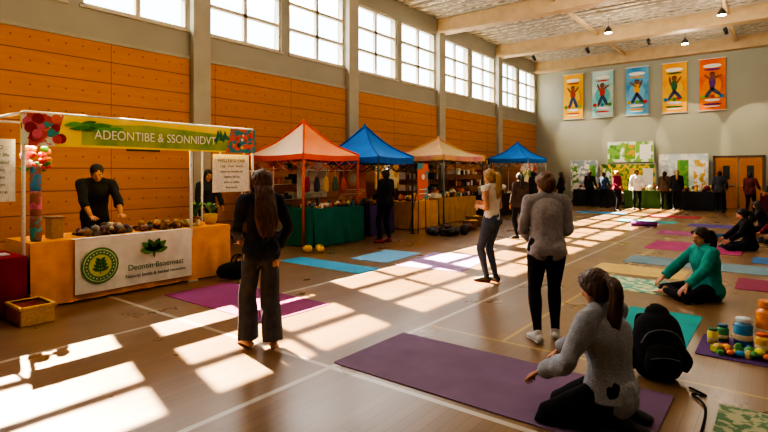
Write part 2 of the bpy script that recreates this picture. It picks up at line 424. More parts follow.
for i in range(26):
    D(g,x+.003+i*.0002,2.16+random.random()*.36,hz0+.07+random.random()*.26,random.uniform(.03,.07),M(random.choice(['#c23a26','#d8602a','#c86078','#8a1f2a','#2f8f88','#a8342a']),.7),1,0,9)
for i in range(14):
    leaf(g,x+.009+i*.0003,2.5+random.random()*.55,hz0+.2+random.random()*.08,random.uniform(.18,.3),.03,random.uniform(.0,.3),M(random.choice(['#3f8f2a','#5fae34','#2c6f28']),.7))
for i in range(10):
    leaf(g,x+.004+i*.0003,4.6+random.random()*.35,hz0+.1+random.random()*.1,.16,.022,random.uniform(.2,2.6),M(random.choice(['#3f8f2a','#1f6f58']),.7))
for i in range(12):
    D(g,x+.008+i*.0002,4.95+random.random()*.42,hz0+.05+random.random()*.28,random.uniform(.015,.045),M(random.choice(['#c23a26','#e2b22a','#e9e2d0','#144f66']),.7),1,0,9)
pm=M('#d9d6cc',.4)
for y in (2.14,4.28,5.4): g.cyl((X-.04,y,0),(X-.04,y,hz1+.02),.022,pm); g.bb(X-.1,X+.02,y-.08,y+.08,0,.015,pm)
for y in (2.14,5.4):
    g.cyl((X-1.5,y,0),(X-1.5,y,hz1),.02,pm); g.cyl((X-1.5,y,hz1),(X-.04,y,hz1),.018,pm)
g.cyl((X-1.5,2.14,hz1),(X-1.5,5.4,hz1),.018,pm); g.cyl((X-.04,2.14,hz1+.01),(X-.04,5.4,hz1+.01),.018,pm)
g.obj('header_panel',e)
text('ADEONTIBE & SSONNIDVT',(x+.016,3.78,2.09),.17,M('#faf6e0',.6),WX,e,xs=.86)
e=empty('hanging_info_poster'); g=G(); g.bb(-7.0,-6.98,4.68,5.36,1.3,1.9,M('#e3dfd2',.7)); g.cyl((-6.99,4.8,1.9),(-6.93,4.8,1.95),.006,pm); g.cyl((-6.99,5.25,1.9),(-6.93,5.25,1.95),.006,pm)
g.obj('poster_board',e)
for k in range(6): text(['WELLNESS FAIR','yoga . food . health','open to everybody','classes all day','join us today','free entry'][k],(-6.975,5.02,1.8-.085*k),.075 if k==0 else .055,M('#6a6a60',.8),WX,e)
e=empty('standing_info_sign'); g=G(); g.bb(-7.04,-7.02,1.7,2.085,1.28,2.0,M('#dfe3de',.7)); g.cyl((-7.05,1.9,.67),(-7.05,1.9,2.0),.02,pm); g.bb(-7.14,-6.98,1.78,2.02,.668,.68,pm); g.obj('sign_board',e)
for k in range(7): text(['INFO','healthy life','body mind','organic','classes','market','welcome'][k],(-7.015,1.9,1.9-.085*k),.06,M('#4a5650',.8),WX,e)
drape_table('side_vendor_table',-7.5,-6.76,.9,2.12,.66,fab('#8a1424',None,6),.02)
random.seed(8)
g=G(); cc=['#2f9aa0','#c9648a','#2d7fb0','#6a4632']
for k in range(3): g.lathe((-7.1,2.32,.02),[(.055,.77+.3*k),(.062,.8+.3*k),(.062,1.03+.3*k),(.055,1.07+.3*k)],M(cc[k],.7,'print','#8a5a4a',9),16)
for k in range(26):
    q=random.random()*6.28; g.ell((-7.1+.12*math.cos(q)*random.random(),2.32+.12*math.sin(q),1.66+random.random()*.25),(.05,.05,.035),M(random.choice(['#d8403a','#e8a0a8','#e9c9a0','#3f8f4a','#e2862a']),.7),n=8,jit=.4)
g.obj('flower_column')
e=G(); ym=M('#e8b01c',.5,'plastic'); om=M('#c85a1a',.5)
x0,x1,y0,y1,h=-6.68,-6.24,1.9,2.22,.2
e.bb(x0,x1,y0,y1,0,.02,ym); e.bb(x0,x0+.02,y0,y1,0,h,om); e.bb(x1-.02,x1,y0,y1,0,h,ym); e.bb(x0,x1,y0,y0+.02,0,h,om); e.bb(x0,x1,y1-.02,y1,0,h,ym)
e.bb(x0-.015,x1+.015,y0-.015,y0+.02,h-.03,h+.005,ym); e.bb(x0-.015,x1+.015,y1-.02,y1+.015,h-.03,h+.005,ym); e.bb(x1-.02,x1+.015,y0,y1,h-.03,h+.005,ym)
e.bb(x0-.015,x0+.02,y0,y1,h-.03,h+.005,ym)
e.obj('storage_crate',bevel=.006)
zt=.787
pile('food_display',-7.35,-7.0,2.75,3.5,zt,46,['#6b4226','#8a6a42','#3a2a20','#b9a37a','#5a3a48','#7a7468'],(.03,.06),.09)
pile('food_display',-7.4,-7.0,3.55,4.25,zt,44,['#a8752a','#7a4a20','#c9a04a','#5c3a22','#3b3a2a','#b0482a'],(.03,.055),.09)
pile('food_display',-7.45,-7.02,4.25,4.6,zt,16,['#c9a86a','#d8c49a','#4f6a2a','#8a5a2a'],(.03,.05),.05)
g=G(); g.bb(-7.35,-7.15,2.5,2.64,zt,zt+.27,M('#b08a5c',.8)); g.bb(-7.37,-7.13,2.48,2.66,zt+.25,zt+.275,M('#8f6c44',.8)); g.obj('carton_box',bevel=.004)
g=G(); g.lathe((-7.2,4.78,zt),[(.07,0),(.1,.05),(.11,.16),(.09,.17)],M('#c9a23a',.6),18); leafplant(g,(-7.2,4.78,zt+.15),.3,.2,50,M('#4f8a2e',.6),M('#9ab040',.6)); g.obj('potted_plant')
g=G(); leafplant(g,(-7.5,4.7,zt+.08),.42,.2,50,M('#3f7a2a',.6),M('#6fa03c',.6)); g.lathe((-7.5,4.7,zt),[(.06,0),(.09,.1),(.085,.11)],M('#7a4a30',.7),16); g.obj('potted_plant')
g=G(); x=WXL+.065; g.bb(x,x+.03,5.02,5.72,2.05,2.5,M('#3a3026',.6)); g.bb(x+.03,x+.035,5.07,5.67,2.1,2.45,M('#c9d08a',.7,'print','#4f8a3a',9)); g.obj('wall_picture')
def bag(name,c,L,w,h,mat,ang=0,strap=True):
    g=G(); c=V(c); R=Matrix.Rotation(ang,3,'Z')
    g.tube([c+R@V((-L/2,0,h*.5)),c+R@V((-L/4,0,h*.51)),c+R@V((L/4,0,h*.51)),c+R@V((L/2,0,h*.5))],[(h*.4,w*.4),(h*.49,w*.5),(h*.49,w*.5),(h*.4,w*.4)],mat,side=V((0,0,1)),n=18,k=3)
    if strap:
        for s in (-1,1):
            g.tube([c+R@V((-L*.2,s*w*.3,h*.9)),c+R@V((-L*.12,s*w*.2,h*1.3)),c+R@V((L*.12,s*w*.2,h*1.3)),c+R@V((L*.2,s*w*.3,h*.9))],[.012]*4,mat,k=4,n=8)
    return g.obj(name)
blk=fab('#1f1f22',None,30)
bag('duffel_bag',(-6.55,4.85,0),.5,.28,.26,blk,1.4)
# ------------------------------------------------------------------ canopy tents
def tent(name,x0,x1,y0,y1,he,hp,roof,valance,leg,roof2=None,legr=.025,vh=.22):
    e=empty(name,((x0+x1)/2,(y0+y1)/2,0)); ox,oyy=e.location.x,e.location.y
    P=V((0,0,hp)); cs=[V((x0-ox,y0-oyy,he)),V((x1-ox,y0-oyy,he)),V((x1-ox,y1-oyy,he)),V((x0-ox,y1-oyy,he))]
    g=G()
    for i in range(4):
        a,b=cs[i],cs[(i+1)%4]
        def f(u,v,a=a,b=b):
            p=(a*(1-u)+b*u); q=p*(1-v)+P*v; q=V(q); q.z-= .11*math.sin(math.pi*v)+.03*math.sin(math.pi*u)*(1-v); return q
        g.grid(f,10,10,roof2 if (roof2 and i%2) else roof)
        def fv(u,v,a=a,b=b):
            p=a*(1-u)+b*u; n=(b-a).cross(V((0,0,1))).normalized()
            return V((p.x,p.y,he-.03*math.sin(math.pi*u)-vh*v))+n*(.012+.008*math.sin(u*40)*v)
        g.grid(fv,40,3,valance)
        g.tube([a+V((0,0,.012)),(a+P)/2+V((0,0,-.098)),P+V((0,0,.012))],[.022,.022,.03],valance,k=6,n=8)
    g.ell(P,(.05,.05,.07),valance,n=10)
    g.obj('canopy_fabric',e)
    g=G()
    for c in cs:
        g.cyl((c.x*.98,c.y*.98,0),(c.x*.98,c.y*.98,he),legr,leg,10); g.bb(c.x*.98-.06,c.x*.98+.06,c.y*.98-.06,c.y*.98+.06,0,.012,leg)
    for i in range(4):
        a,b=cs[i]*.98,cs[(i+1)%4]*.98; z0,z1=he-.38,he-.12; n=4
        for k in range(n):
            p=a.lerp(b,k/n); q=a.lerp(b,(k+1)/n)
            g.cyl((p.x,p.y,z0 if k%2 else z1),(q.x,q.y,z1 if k%2 else z0),.012,leg,8); g.cyl((p.x,p.y,z1 if k%2 else z0),(q.x,q.y,z0 if k%2 else z1),.012,leg,8)
    g.obj('frame_legs',e); return e
tent('canopy_tent_orange',-9.95,-8.05,7.6,9.42,2.02,2.82,fab('#f4e6d0','#eec8a4',1.2,.8,.05),fab('#e85a1a','#d84a14',2,.8,.05),M('#c9542a',.5),fab('#f0a870','#e8804a',1.0,.8,.05),.03,.12)
tent('canopy_tent_blue',-9.7,-7.6,9.62,11.1,2.0,2.82,fab('#2a78d0','#2468b8',2,.8,.05),fab('#1f62b8',None,2,.8,.05),M('#2a2a2e',.5),vh=.16)
tent('canopy_tent_cream',-10.1,-8.0,13.3,16.0,2.15,2.75,fab('#d0b088','#c09a72',2,.8,.05),fab('#c06a90','#d8c040',1.5,.8,.05),M('#6a6a6a',.5),fab('#c08a72','#b0a868',1.2,.8,.05),vh=.16)
tent('canopy_tent_blue',-10.0,-8.2,20.3,22.4,2.2,2.9,fab('#2a7cd4','#2468b8',2,.8,.05),fab('#1f6ec4',None,2,.8,.05),M('#d0d0d0',.5),vh=.16)
random.seed(31)
drape_table('green_cloth_table',-8.75,-7.8,7.66,9.3,.82,fab('#1f6a58','#195a4c',4),.03)
pile('craft_goods',-8.6,-7.9,7.8,9.2,.825,50,['#e8dcc0','#c9703a','#3a6a8a','#8a2a3a','#d8b84a','#5a3a2a','#e9e4da'],(.03,.06),.04)
def shelf(name,x0,x1,y0,y1,h,n,mat,goods):
    g=G()
    for x in (x0,x1):
        for y in (y0,y1): g.cyl((x,y,0),(x,y,h),.018,mat,8)
    for k in range(n):
        z=.25+(h-.3)*k/(n-1); g.bb(x0,x1,y0,y1,z-.015,z,mat)
        for j in range(int((y1-y0)/.12)):
            yy=y0+.08+j*.12; hh=random.uniform(.08,.24)
            if z+hh<h+.2 and random.random()<.85: g.bb(x0+.06,x1-.05,yy-.045,yy+.045,z,z+hh,M(random.choice(goods),.7))
    return g.obj(name)
shelf('display_shelf',-9.6,-9.2,7.75,9.2,1.75,5,M('#e0dcd0',.5),['#e9e2d2','#c9703a','#3a6a5a','#8a2a3a','#d8b84a','#3a3a44','#e6e6e6'])
g=G(); wr_=M('#e2dfd4',.4)
for x in (-9.7,-8.85):
    g.cyl((x,7.25,0),(x,7.25,1.65),.018,wr_,8); g.bb(x-.03,x+.03,7.05,7.45,0,.02,wr_)
for z in (.5,.85,1.2,1.64): g.cyl((-9.7,7.25,z),(-8.85,7.25,z),.014,wr_,8)
for k in range(5): g.cyl((-9.6+.17*k,7.25,.5),(-9.6+.17*k,7.25,1.64),.007,wr_,6)
g.obj('wire_display_rack')
g=G()
for k in range(5):
    y=7.85+.3*k; g.tube([(-8.2,y,1.5),(-8.2,y,1.35),(-8.2,y,1.2)],[(.05,.02),(.09,.03),(.08,.03)],M(['#8a2a3a','#2a2a34','#c9a04a','#3a5a4a','#a84a2a'][k],.8),side=V((0,1,0)),k=3); g.cyl((-8.2,y,1.5),(-8.2,y,1.66),.006,pm)
g.cyl((-8.2,7.66,1.66),(-8.2,9.36,1.66),.012,pm); g.obj('hanging_bags')
def board(name,x,y0,y1,z0,z1,c1,c2,legs=True,lines=4):
    e=empty(name); g=G(); g.bb(x-.02,x,y0,y1,z0,z1,M(c1,.7,'print',c2,2.5)); w=y1-y0; h=z1-z0
    D(g,x+.004,(y0+y1)/2,z0+h*.62,min(w,h)*.24,M(c2,.7)); D(g,x+.006,(y0+y1)/2,z0+h*.62,min(w,h)*.15,M('#e8e0cc',.7))
    for k in range(lines): g.bb(x,x+.003,y0+w*.15,y1-w*.15,z0+h*(.08+.06*k),z0+h*(.105+.06*k),M('#e8e4d6' if k%2 else c2,.8))
    if legs:
        wdm=M('#8a5a30',.6)
        g.cyl((x-.03,y0+.06,0),(x-.03,y0+.2*w,z1),.015,wdm,8); g.cyl((x-.03,y1-.06,0),(x-.03,y1-.2*w,z1),.015,wdm,8); g.cyl((x-.45,(y0+y1)/2,0),(x-.03,(y0+y1)/2,z1),.015,wdm,8)
    g.obj('board',e); return e
board('display_poster',-9.0,8.3,9.3,1.0,1.85,'#dcd8cc','#b9b4a4',False)
board('display_poster',-9.05,9.8,10.9,.9,1.8,'#c8602a','#e0a03a',True)
board('easel_sign',-7.5,11.15,11.65,.9,1.85,'#3f8f9a','#d8602a')
drape_table('purple_cloth_table',-8.9,-8.1,9.9,10.9,.78,fab('#4a3a6a',None,4),.02)
pile('craft_goods',-8.8,-8.15,9.95,10.85,.785,26,['#e8dcc0','#c9703a','#3a6a8a','#d8b84a','#5a3a2a'],(.03,.07),.06)
drape_table('yellow_cloth_table',-8.9,-8.1,11.75,13.1,.78,fab('#d89a20',None,4),.02)
pile('craft_goods',-8.8,-8.2,11.8,13.0,.785,34,['#e8dcc0','#c9703a','#d8b84a','#5a3a2a','#8a2a3a'],(.04,.09),.1)
board('display_poster',-9.6,12.0,13.2,1.1,2.1,'#d8a02a','#e8d8a0',True)
drape_table('vendor_table',-9.1,-8.3,13.5,15.9,.8,fab('#b88a3a',None,4),.02)
pile('craft_goods',-9.0,-8.4,13.6,15.8,.805,60,['#e8dcc0','#c9703a','#d8b84a','#3a2a2a','#8a2a3a','#3f7a5a','#d8d8d0'],(.05,.12),.16)
shelf('display_shelf',-10.0,-9.6,13.6,15.7,1.8,5,M('#4a3a2e',.6),['#e9e2d2','#c9703a','#3a6a5a','#8a2a3a','#d8b84a','#3a3a44'])
drape_table('vendor_table',-8.9,-8.1,16.4,18.6,.8,fab('#3a2a2a',None,4),.02)
pile('craft_goods',-8.8,-8.2,16.5,18.5,.805,60,['#e8dcc0','#3a2a2a','#d8b84a','#2a2a2a','#8a4a3a','#3f7a5a','#d8d8d0'],(.06,.14),.22)
shelf('display_shelf',-9.9,-9.5,16.6,19.6,2.0,5,M('#3a3028',.6),['#e9e2d2','#c9703a','#2a2a2a','#8a2a3a','#d8b84a','#3a3a44'])
board('easel_sign',-7.8,18.8,19.6,.8,1.7,'#5a8a3a','#e8d8a0')
drape_table('vendor_table',-9.2,-8.4,20.5,22.2,.8,fab('#e0dccf',None,4),.02)
pile('craft_goods',-9.1,-8.5,20.6,22.1,.805,50,['#e8dcc0','#c9703a','#d8b84a','#3a2a2a','#8a2a3a','#3f7a5a'],(.06,.12),.16)
board('display_poster',-9.5,22.6,24.6,.9,2.1,'#e4e0d4','#c94a3a',True)
g=G(); pk=M('#e0b02a',.5,'lump',None,8,.1)
for (x,y,r) in ((-7.5,7.2,.1),(-7.28,7.35,.085),(-7.45,7.48,.09)):
    for k in range(8):
        q=k*math.pi/4; g.ell((x+r*.35*math.cos(q),y+r*.35*math.sin(q),r*.77),(r*.62,r*.62,r*.75),pk,n=10)
    g.cyl((x,y,r*1.4),(x+.01,y,r*1.9),.012,M('#5a6a2a',.7))
g.obj('yellow_gourds')
random.seed(11)
pile('shoe_and_bag_pile',-7.3,-6.3,11.0,12.6,0,22,['#1c1c1e','#2a2622','#3a3a40','#5a2a22'],(.08,.14),.08)
def basket(name,c,r,h,mat,fill=None):
    g=G(); g.lathe(c,[(r*.8,0),(r,h*.5),(r*1.02,h),(r*1.06,h+.01),(r*.98,h+.01),(r*.92,h*.8)],mat,20)
    for k in range(6): g.ell((c[0]+random.uniform(-r,r)*.5,c[1]+random.uniform(-r,r)*.5,c[2]+h*.85),(r*.35,)*3,M(random.choice(fill or ['#8a6a3a','#c9a04a']),.7),n=10)
    return g.obj(name)
basket('wicker_basket',(-6.9,12.9,0),.22,.25,M('#9a7040',.8,'lump','#6a4a28',40,.4)); basket('wicker_basket',(-7.2,13.7,0),.25,.3,M('#9a7040',.8,'lump','#6a4a28',40,.4))
# ------------------------------------------------------------------ back displays
def backboard(name,x0,x1,z0,z1,c1,c2,y=YB-.35,stand=True,n=3,sc=3):
    g=G(); g.bb(x0,x1,y,y+.04,z0,z1,M(c1,.75,'print',c2,sc))
    fr=M('#b8b4a8',.5); g.bb(x0-.03,x0,y-.01,y+.05,0 if stand else z0,z1,fr); g.bb(x1,x1+.03,y-.01,y+.05,0 if stand else z0,z1,fr); g.bb(x0,x1,y-.01,y+.05,z1,z1+.03,fr)
    for k in range(n):
        a=x0+(x1-x0)*(k+.15)/n; b=x0+(x1-x0)*(k+.85)/n
        g.bb(a,b,y-.006,y,z0+(z1-z0)*.15,z0+(z1-z0)*.85,M(random.choice([c1,c2,'#e6e2d4','#6f9a3a']),.8,'print',random.choice(['#e6e2d4','#4f8a3a','#c9a03a']),5))
    return g.obj(name)
backboard('display_backdrop',-6.8,-4.75,2.1,3.1,'#dfe3d2','#7fae4a')
backboard('display_backdrop',-7.0,-4.6,.6,2.0,'#3f7a34','#d8b42a',YB-.8,True,4,5)
backboard('display_backdrop',-4.5,-2.55,.6,2.45,'#dedbd0','#b8c4c0')
backboard('display_backdrop',-8.6,-7.3,.6,2.2,'#e0dccf','#8a9aa0')
backboard('display_backdrop',.2,3.0,.6,2.4,'#d8a03a','#c94a3a')
for x0,c in ((-7.9,'#2c2c30'),(-5.6,'#3a5a2a'),(-3.6,'#2c2c30'),(-.6,'#6a1a24')):
    drape_table('vendor_table',x0,x0+1.8,25.2,25.9,.78,fab(c,None,3),.02)
    pile('craft_goods',x0+.1,x0+1.7,25.25,25.85,.785,34,['#e8dcc0','#c9703a','#d8b84a','#3a2a2a','#8a2a3a','#3f7a5a'],(.06,.12),.14)
# ------------------------------------------------------------------ mats
def mat_obj(name,x0,x1,y0,y1,m,t=.007,border=None,ang=0):
    g=G(); cx,cy=(x0+x1)/2,(y0+y1)/2; hx,hy=(x1-x0)/2,(y1-y0)/2; r=.03; pts=[]
    for (sx,sy,a0) in ((1,1,0),(-1,1,90),(-1,-1,180),(1,-1,270)):
        for k in range(4):
            a=math.radians(a0+30*k); pts.append((sx*(hx-r)+r*math.cos(a),sy*(hy-r)+r*math.sin(a)))
    n=len(pts); vs=[V((x,y,0.001)) for x,y in pts]+[V((x,y,t)) for x,y in pts]
    g.add(vs,[tuple(range(n,2*n)),tuple(reversed(range(n)))]+[(i,(i+1)%n,n+(i+1)%n,n+i) for i in range(n)],m,False)
    if border: g.bb(-hx+.06,hx-.06,-hy+.06,hy-.06,t,t+.0015,border)
    o=g.obj(name); o.location=(cx,cy,0); o.rotation_euler=(0,0,ang); return o
def ym_(h,c2=None,sc=3): return M(h,.75,'rubber',c2,sc,.03,spec=.3)
mat_obj('yoga_mat',-3.0,-.6,3.17,4.2,ym_('#745a76','#684f6a'))
mat_obj('yoga_mat',-6.4,-4.35,3.55,4.55,ym_('#8a3068','#7c2a60'))
mat_obj('yoga_mat',-7.2,-5.3,6.2,6.75,ym_('#2f98c0','#2a88b0'))
mat_obj('yoga_mat',-5.4,-4.2,7.2,8.9,ym_('#8f6fa0','#a88fb8',6),ang=.15)
mat_obj('yoga_mat',-6.4,-5.6,7.2,8.5,ym_('#6aa8d0','#5a98c8'),ang=.1)
mat_obj('yoga_mat',-1.42,-.68,5.3,6.7,ym_('#1f9a98','#198a88'))
mat_obj('patterned_blanket',-2.25,-1.0,7.55,8.5,M('#5aa08a',.9,'print','#c9d0a0',9))
mat_obj('yoga_mat',-2.5,-1.15,8.75,9.6,ym_('#c9b06a','#b89e58'))
mat_obj('yoga_mat',-2.25,.0,9.95,10.85,ym_('#6f8a94','#60808a'))
mat_obj('yoga_mat',-2.3,-.6,12.0,13.5,ym_('#a83a78','#8a2a50'))
mat_obj('yoga_mat',-.5,1.3,8.6,9.5,ym_('#8a3050','#7a2848'))
mat_obj('yoga_mat',-2.6,-.9,15.0,16.0,ym_('#9a4a7a','#8a3a6a'))
mat_obj('yoga_mat',-6.5,-4.7,20.9,21.8,ym_('#2f7fb0','#2a70a0'))
mat_obj('yoga_mat',-4.3,-2.6,18.0,19.0,ym_('#4a9a9a','#3a8a8a'))
mat_obj('yoga_mat',-2.2,-.4,17.6,18.6,ym_('#5a4a8a','#4a3a7a'))
mat_obj('yoga_mat',-3.9,-2.2,20.6,21.6,ym_('#a83a4a','#982a3a'))
mat_obj('yoga_mat',-.4,1.6,11.2,12.0,ym_('#3a6a9a','#2a5a8a'))
mat_obj('patterned_rug',-.33,.5,3.4,4.25,M('#5a7a5a',.95,'print','#a8a888',14),t=.012)
mat_obj('yoga_mat',-.6,.45,5.3,6.0,ym_('#5a3a78','#4c3068'))
def rolled(name,c,L,r,m,ang):
    g=G(); R=Matrix.Rotation(ang,3,'Z'); n=60; prof=[]
    for i in range(n+1):
        q=i/n*6*math.pi; rr=r*(.25+.75*i/n); prof.append((rr*math.cos(q),rr*math.sin(q)))
    vs=[];fs=[]
    for s in (-L/2,L/2):
        for (a,b) in prof: vs.append(V(c)+R@V((s,a,b+r)))
        for (a,b) in prof: vs.append(V(c)+R@V((s,a*.93,b*.93+r)))
    k=n+1
    for i in range(n):
        fs+= [(i,i+1,2*k+i+1,2*k+i),(k+i,3*k+i,3*k+i+1,k+i+1),(i,k+i,k+i+1,i+1),(2*k+i,2*k+i+1,3*k+i+1,3*k+i)]
    g.add(vs,fs,m); return g.obj(name)
rolled('rolled_yoga_mat',(-1.3,14.3,0),.7,.09,ym_('#2f7fb0'),.5); rolled('rolled_yoga_mat',(-3.2,16.8,0),.7,.09,ym_('#7a3a8a'),.2)
# ------------------------------------------------------------------ goods lower right
def jar(name,c,r,h,body,lid):
    g=G(); p=[(r*.9,0),(r,.01),(r,h*.72),(r*.92,h*.78),(r*.7,h*.83),(r*.7,h*.86)]
    g.lathe(c,p,body,20); g.lathe((c[0],c[1],c[2]+h*.85),[(r*.78,0),(r*.8,.005),(r*.8,h*.13),(r*.74,h*.15)],lid,20)
    g.lathe((c[0],c[1],c[2]+h*.2),[(r*1.01,0),(r*1.015,.003),(r*1.015,h*.2),(r*1.01,h*.202)],M('#d8c8a0',.6),20)
    return g.obj(name)
jar('tall_orange_jar',(-.08,5.92,.008),.1,.42,M('#e8861e',.25),M('#d8761a',.5)); jar('water_jug',(-.27,5.84,.008),.075,.25,M('#3f8fc0',.15),M('#c9d6dc',.5))
jar('glass_jar',(-.43,5.85,.008),.05,.16,M('#3f9a5a',.3),M('#2a6a8a',.5)); jar('glass_jar',(-.5,5.72,.008),.045,.14,M('#e8d22a',.3),M('#3a7a3a',.5)); jar('glass_jar',(-.12,5.7,.008),.06,.17,M('#e8b03a',.3),M('#d8602a',.5))
pile('snack_packets',-.5,.1,5.36,5.6,.008,36,['#e8b02a','#e0702a','#4f9f4a','#d9d22a','#e8c870','#2f8fc8'],(.025,.042),.03)
def backpack(name,c,ang,m):
    e=empty(name,c); e.rotation_euler=(0,0,ang); g=G()
    g.tube([(0,0,.1),(0,.0,.16),(0,.01,.3),(0,.02,.44),(0,.03,.5)],[(.18,.13),(.2,.15),(.19,.14),(.15,.11),(.09,.07)],m,n=24,k=4)
    g.tube([(0,-.13,.08),(0,-.15,.16),(0,-.13,.26)],[(.12,.04),(.135,.055),(.11,.04)],m,n=18,k=3)
    for s in (-1,1):
        g.tube([(s*.19,0,.08),(s*.21,0,.15),(s*.19,0,.22)],[(.02,.06),(.035,.07),(.02,.06)],m,k=3)
        g.tube([(s*.07,.1,.47),(s*.09,.2,.42),(s*.1,.23,.25),(s*.12,.15,.08)],[(.028,.008)]*4,m,k=5,n=10)
    g.tube([(-.04,.06,.5),(-.03,.07,.55),(.03,.07,.55),(.04,.06,.5)],[.01]*4,m,k=4,n=8)
    zp=M('#7a7a7e',.4)
    g.tube([(-.15,-.115,.3),(-.1,-.12,.38),(0,-.125,.41),(.1,-.12,.38),(.15,-.115,.3)],[.005]*5,zp,k=5,n=6)
    g.tube([(-.1,-.185,.2),(0,-.2,.22),(.1,-.185,.2)],[.004]*3,zp,k=4,n=6)
    g.obj('pack_body',e); return e
backpack('backpack',(-.76,4.52,0),math.radians(25),fab('#27272a',None,30))
g=G(); g.tube([(-.53,4.42,.01),(-.42,4.33,.01),(-.5,4.3,.01),(-.4,4.1,.015),(-.38,3.6,.015)],[.008]*5,blk,k=6,n=6); g.obj('bag_strap_cord')
# ------------------------------------------------------------------ PEOPLE
def ik(a,t,l1,l2,pole):
    d=t-a; L=d.length
    if L>l1+l2-.004: t=a+d.normalized()*(l1+l2-.004); d=t-a; L=d.length
    L=max(L,abs(l1-l2)+.01)
    x=(l1*l1-l2*l2+L*L)/(2*L); h=math.sqrt(max(0,l1*l1-x*x)); u=d.normalized()
    p=V(pole); p=p-u*p.dot(u)
    if p.length<1e-4: p=V((0,1,0))-u*u.y
    p.normalize(); return a+u*x+p*h,t
def skin(h): return M(h,.55,'skin',None,12,.02,spec=.3)
def human(name,loc,face,H,pose,st,vox=.008):
    S=H/1.65; e=empty(name,loc); e.rotation_euler=(0,0,math.atan2(-face[0],face[1])); e.scale=(S,S,S)
    X1=V((1,0,0)); ft=st.get('fat',1.0); male=st.get('male',False)
    P=V(pose.get('pelvis',(0,0,.93))); u1=V(pose.get('s1',(0,0,1))).normalized(); u2=V(pose.get('s2',pose.get('s1',(0,0,1)))).normalized()
    w=P+u1*.15; ch=w+u2*.17; up=ch+u2*.10; nb=ch+u2*.17
    fw1=u1.cross(X1).normalized(); fw2=u2.cross(X1).normalized()
    tw=math.radians(pose.get('twist',0)); X2=Matrix.Rotation(tw,3,u2)@X1; fw2=Matrix.Rotation(tw,3,u2)@fw2; XW=(X1+X2).normalized()
    hyaw=math.radians(pose.get('yaw',0)+pose.get('twist',0)); hp=math.radians(pose.get('pitch',0)); hr=math.radians(pose.get('roll',0))
    HR=Matrix.Rotation(hyaw,3,'Z')@Matrix.Rotation(hp,3,'X')@Matrix.Rotation(hr,3,'Y')
    hd=(u2*.6+HR@V((0,0,1))*.4).normalized(); Hc=nb+hd*.12+fw2*.015
    sw=.185 if male else .165
    sh={s:up+X2*(s*sw)+u2*.015 for s in (-1,1)}; hip={s:P+X1*(s*.085)-u1*.03 for s in (-1,1)}
    el={};wr={};kn={};an={}
    for s,k in ((1,'R'),(-1,'L')):
        t=V(pose.get('hand'+k,(s*.24,.04,.80))); el[s],wr[s]=ik(sh[s],t,.275,.24,V(pose.get('elb'+k,(s*.4,-1,-.3))))
        t=V(pose.get('foot'+k,(s*.09,-.01,.075))); kn[s],an[s]=ik(hip[s],t,.43,.42,V(pose.get('kne'+k,(s*.1,1,.1))))
    def torso(g,m,inf,top=True,hem=None,bottom=True):
        rx=.155 if male else .165
        pts=[];rr=[]
        if bottom: pts+=[P-u1*.08,P-u1*.02]; rr+=[((rx-.05)*ft+inf,.085*ft+inf),((rx)*ft+inf,.11*ft+inf)]
        elif hem is not None:
            pts+=[P-u1*hem,P+u1*.0]; rr+=[(rx*ft+inf+.005,.115*ft+inf+.008),((rx)*ft+inf,.112*ft+inf)]
        if top:
            pts+=[w,ch,up,nb-u2*.02]; rr+=[((.145 if male else .125)*ft+inf,.092*ft+inf),((.165 if male else .142)*ft+inf,.112*ft+inf),((.15 if male else .135)+inf,.085+inf),(.055+inf,.05+inf)]
        else:
            pts+=[P+u1*.09]; rr+=[(.135*ft+inf,.1*ft+inf)]
        g.tube(pts,rr,m,side=(XW if top else X1),n=28,k=4,flat0=(hem is not None and not bottom),flat1=not top)
        if bottom or hem:
            for s in (-1,1): g.ell(P+X1*s*.07-fw1*(.045)-u1*.03,(.085*ft+inf,.085*ft+inf,.09*ft+inf),m)
        if top:
            for s in (-1,1):
                g.tube([nb-u2*.01,up+X2*s*sw*.6+u2*.03,sh[s]],[.045+inf,.048+inf,.052+inf],m,n=14,k=3)
                if not male: g.ell(ch+X2*s*.062+fw2*.07,(.056+inf*.6,.05+inf*.6,.056+inf*.6),m)
    def arm(g,m,s,inf,f=1.0,loose=0,flat=True):
        a,b,c=sh[s],el[s],wr[s]; k=1.08 if male else 1
        full=[(a,.053),(a.lerp(b,.35),.047),(a.lerp(b,.75),.040),(b,.038),(b.lerp(c,.25),.039),(b.lerp(c,.65),.030),(c,.0235)]
        ts=[0,.18,.4,.53,.65,.84,1.0]; pts=[];rr=[]
        for (p,r),t in zip(full,ts):
            if t<=f+1e-6: pts.append(p); rr.append((r*k*ft**.5+inf+loose*t))
        if f<1:
            if f<=.53: p=a.lerp(b,f/.53)
            else: p=b.lerp(c,(f-.53)/.47)
            pts.append(p); rr.append(rr[-1])
        g.tube(pts,rr,m,n=16,k=3,flat1=flat and (f<1 or inf>0))
    def leg(g,m,s,inf,f=1.0,wide=0,flat=True):
        a,b,c=hip[s],kn[s],an[s]
        full=[(a,.092*ft),(a.lerp(b,.3),.083*ft),(a.lerp(b,.75),.062*ft),(b,.056),(b.lerp(c,.28),.056*ft**.6),(b.lerp(c,.7),.040),(c,.033)]
        ts=[0,.15,.38,.5,.64,.85,1.0]; pts=[];rr=[]
        for (p,r),t in zip(full,ts):
            if t<=f+1e-6:
                pts.append(p); q=r+inf
                if wide: q=max(q,.076+wide*t)
                rr.append(q)
        g.tube(pts,rr,m,n=18,k=3,flat1=flat and inf>0)
    skm=skin(st.get('skin','#c68f6f'))
    g=G(); torso(g,skm,-.004)
    for s in (-1,1): arm(g,skm,s,0,1,0,False); leg(g,skm,s,0,1,0,False)
    g.tube([nb-u2*.05,nb+hd*.02,Hc-hd*.03],[.055,.048 if not male else .056,.046],skm,n=16,k=3)
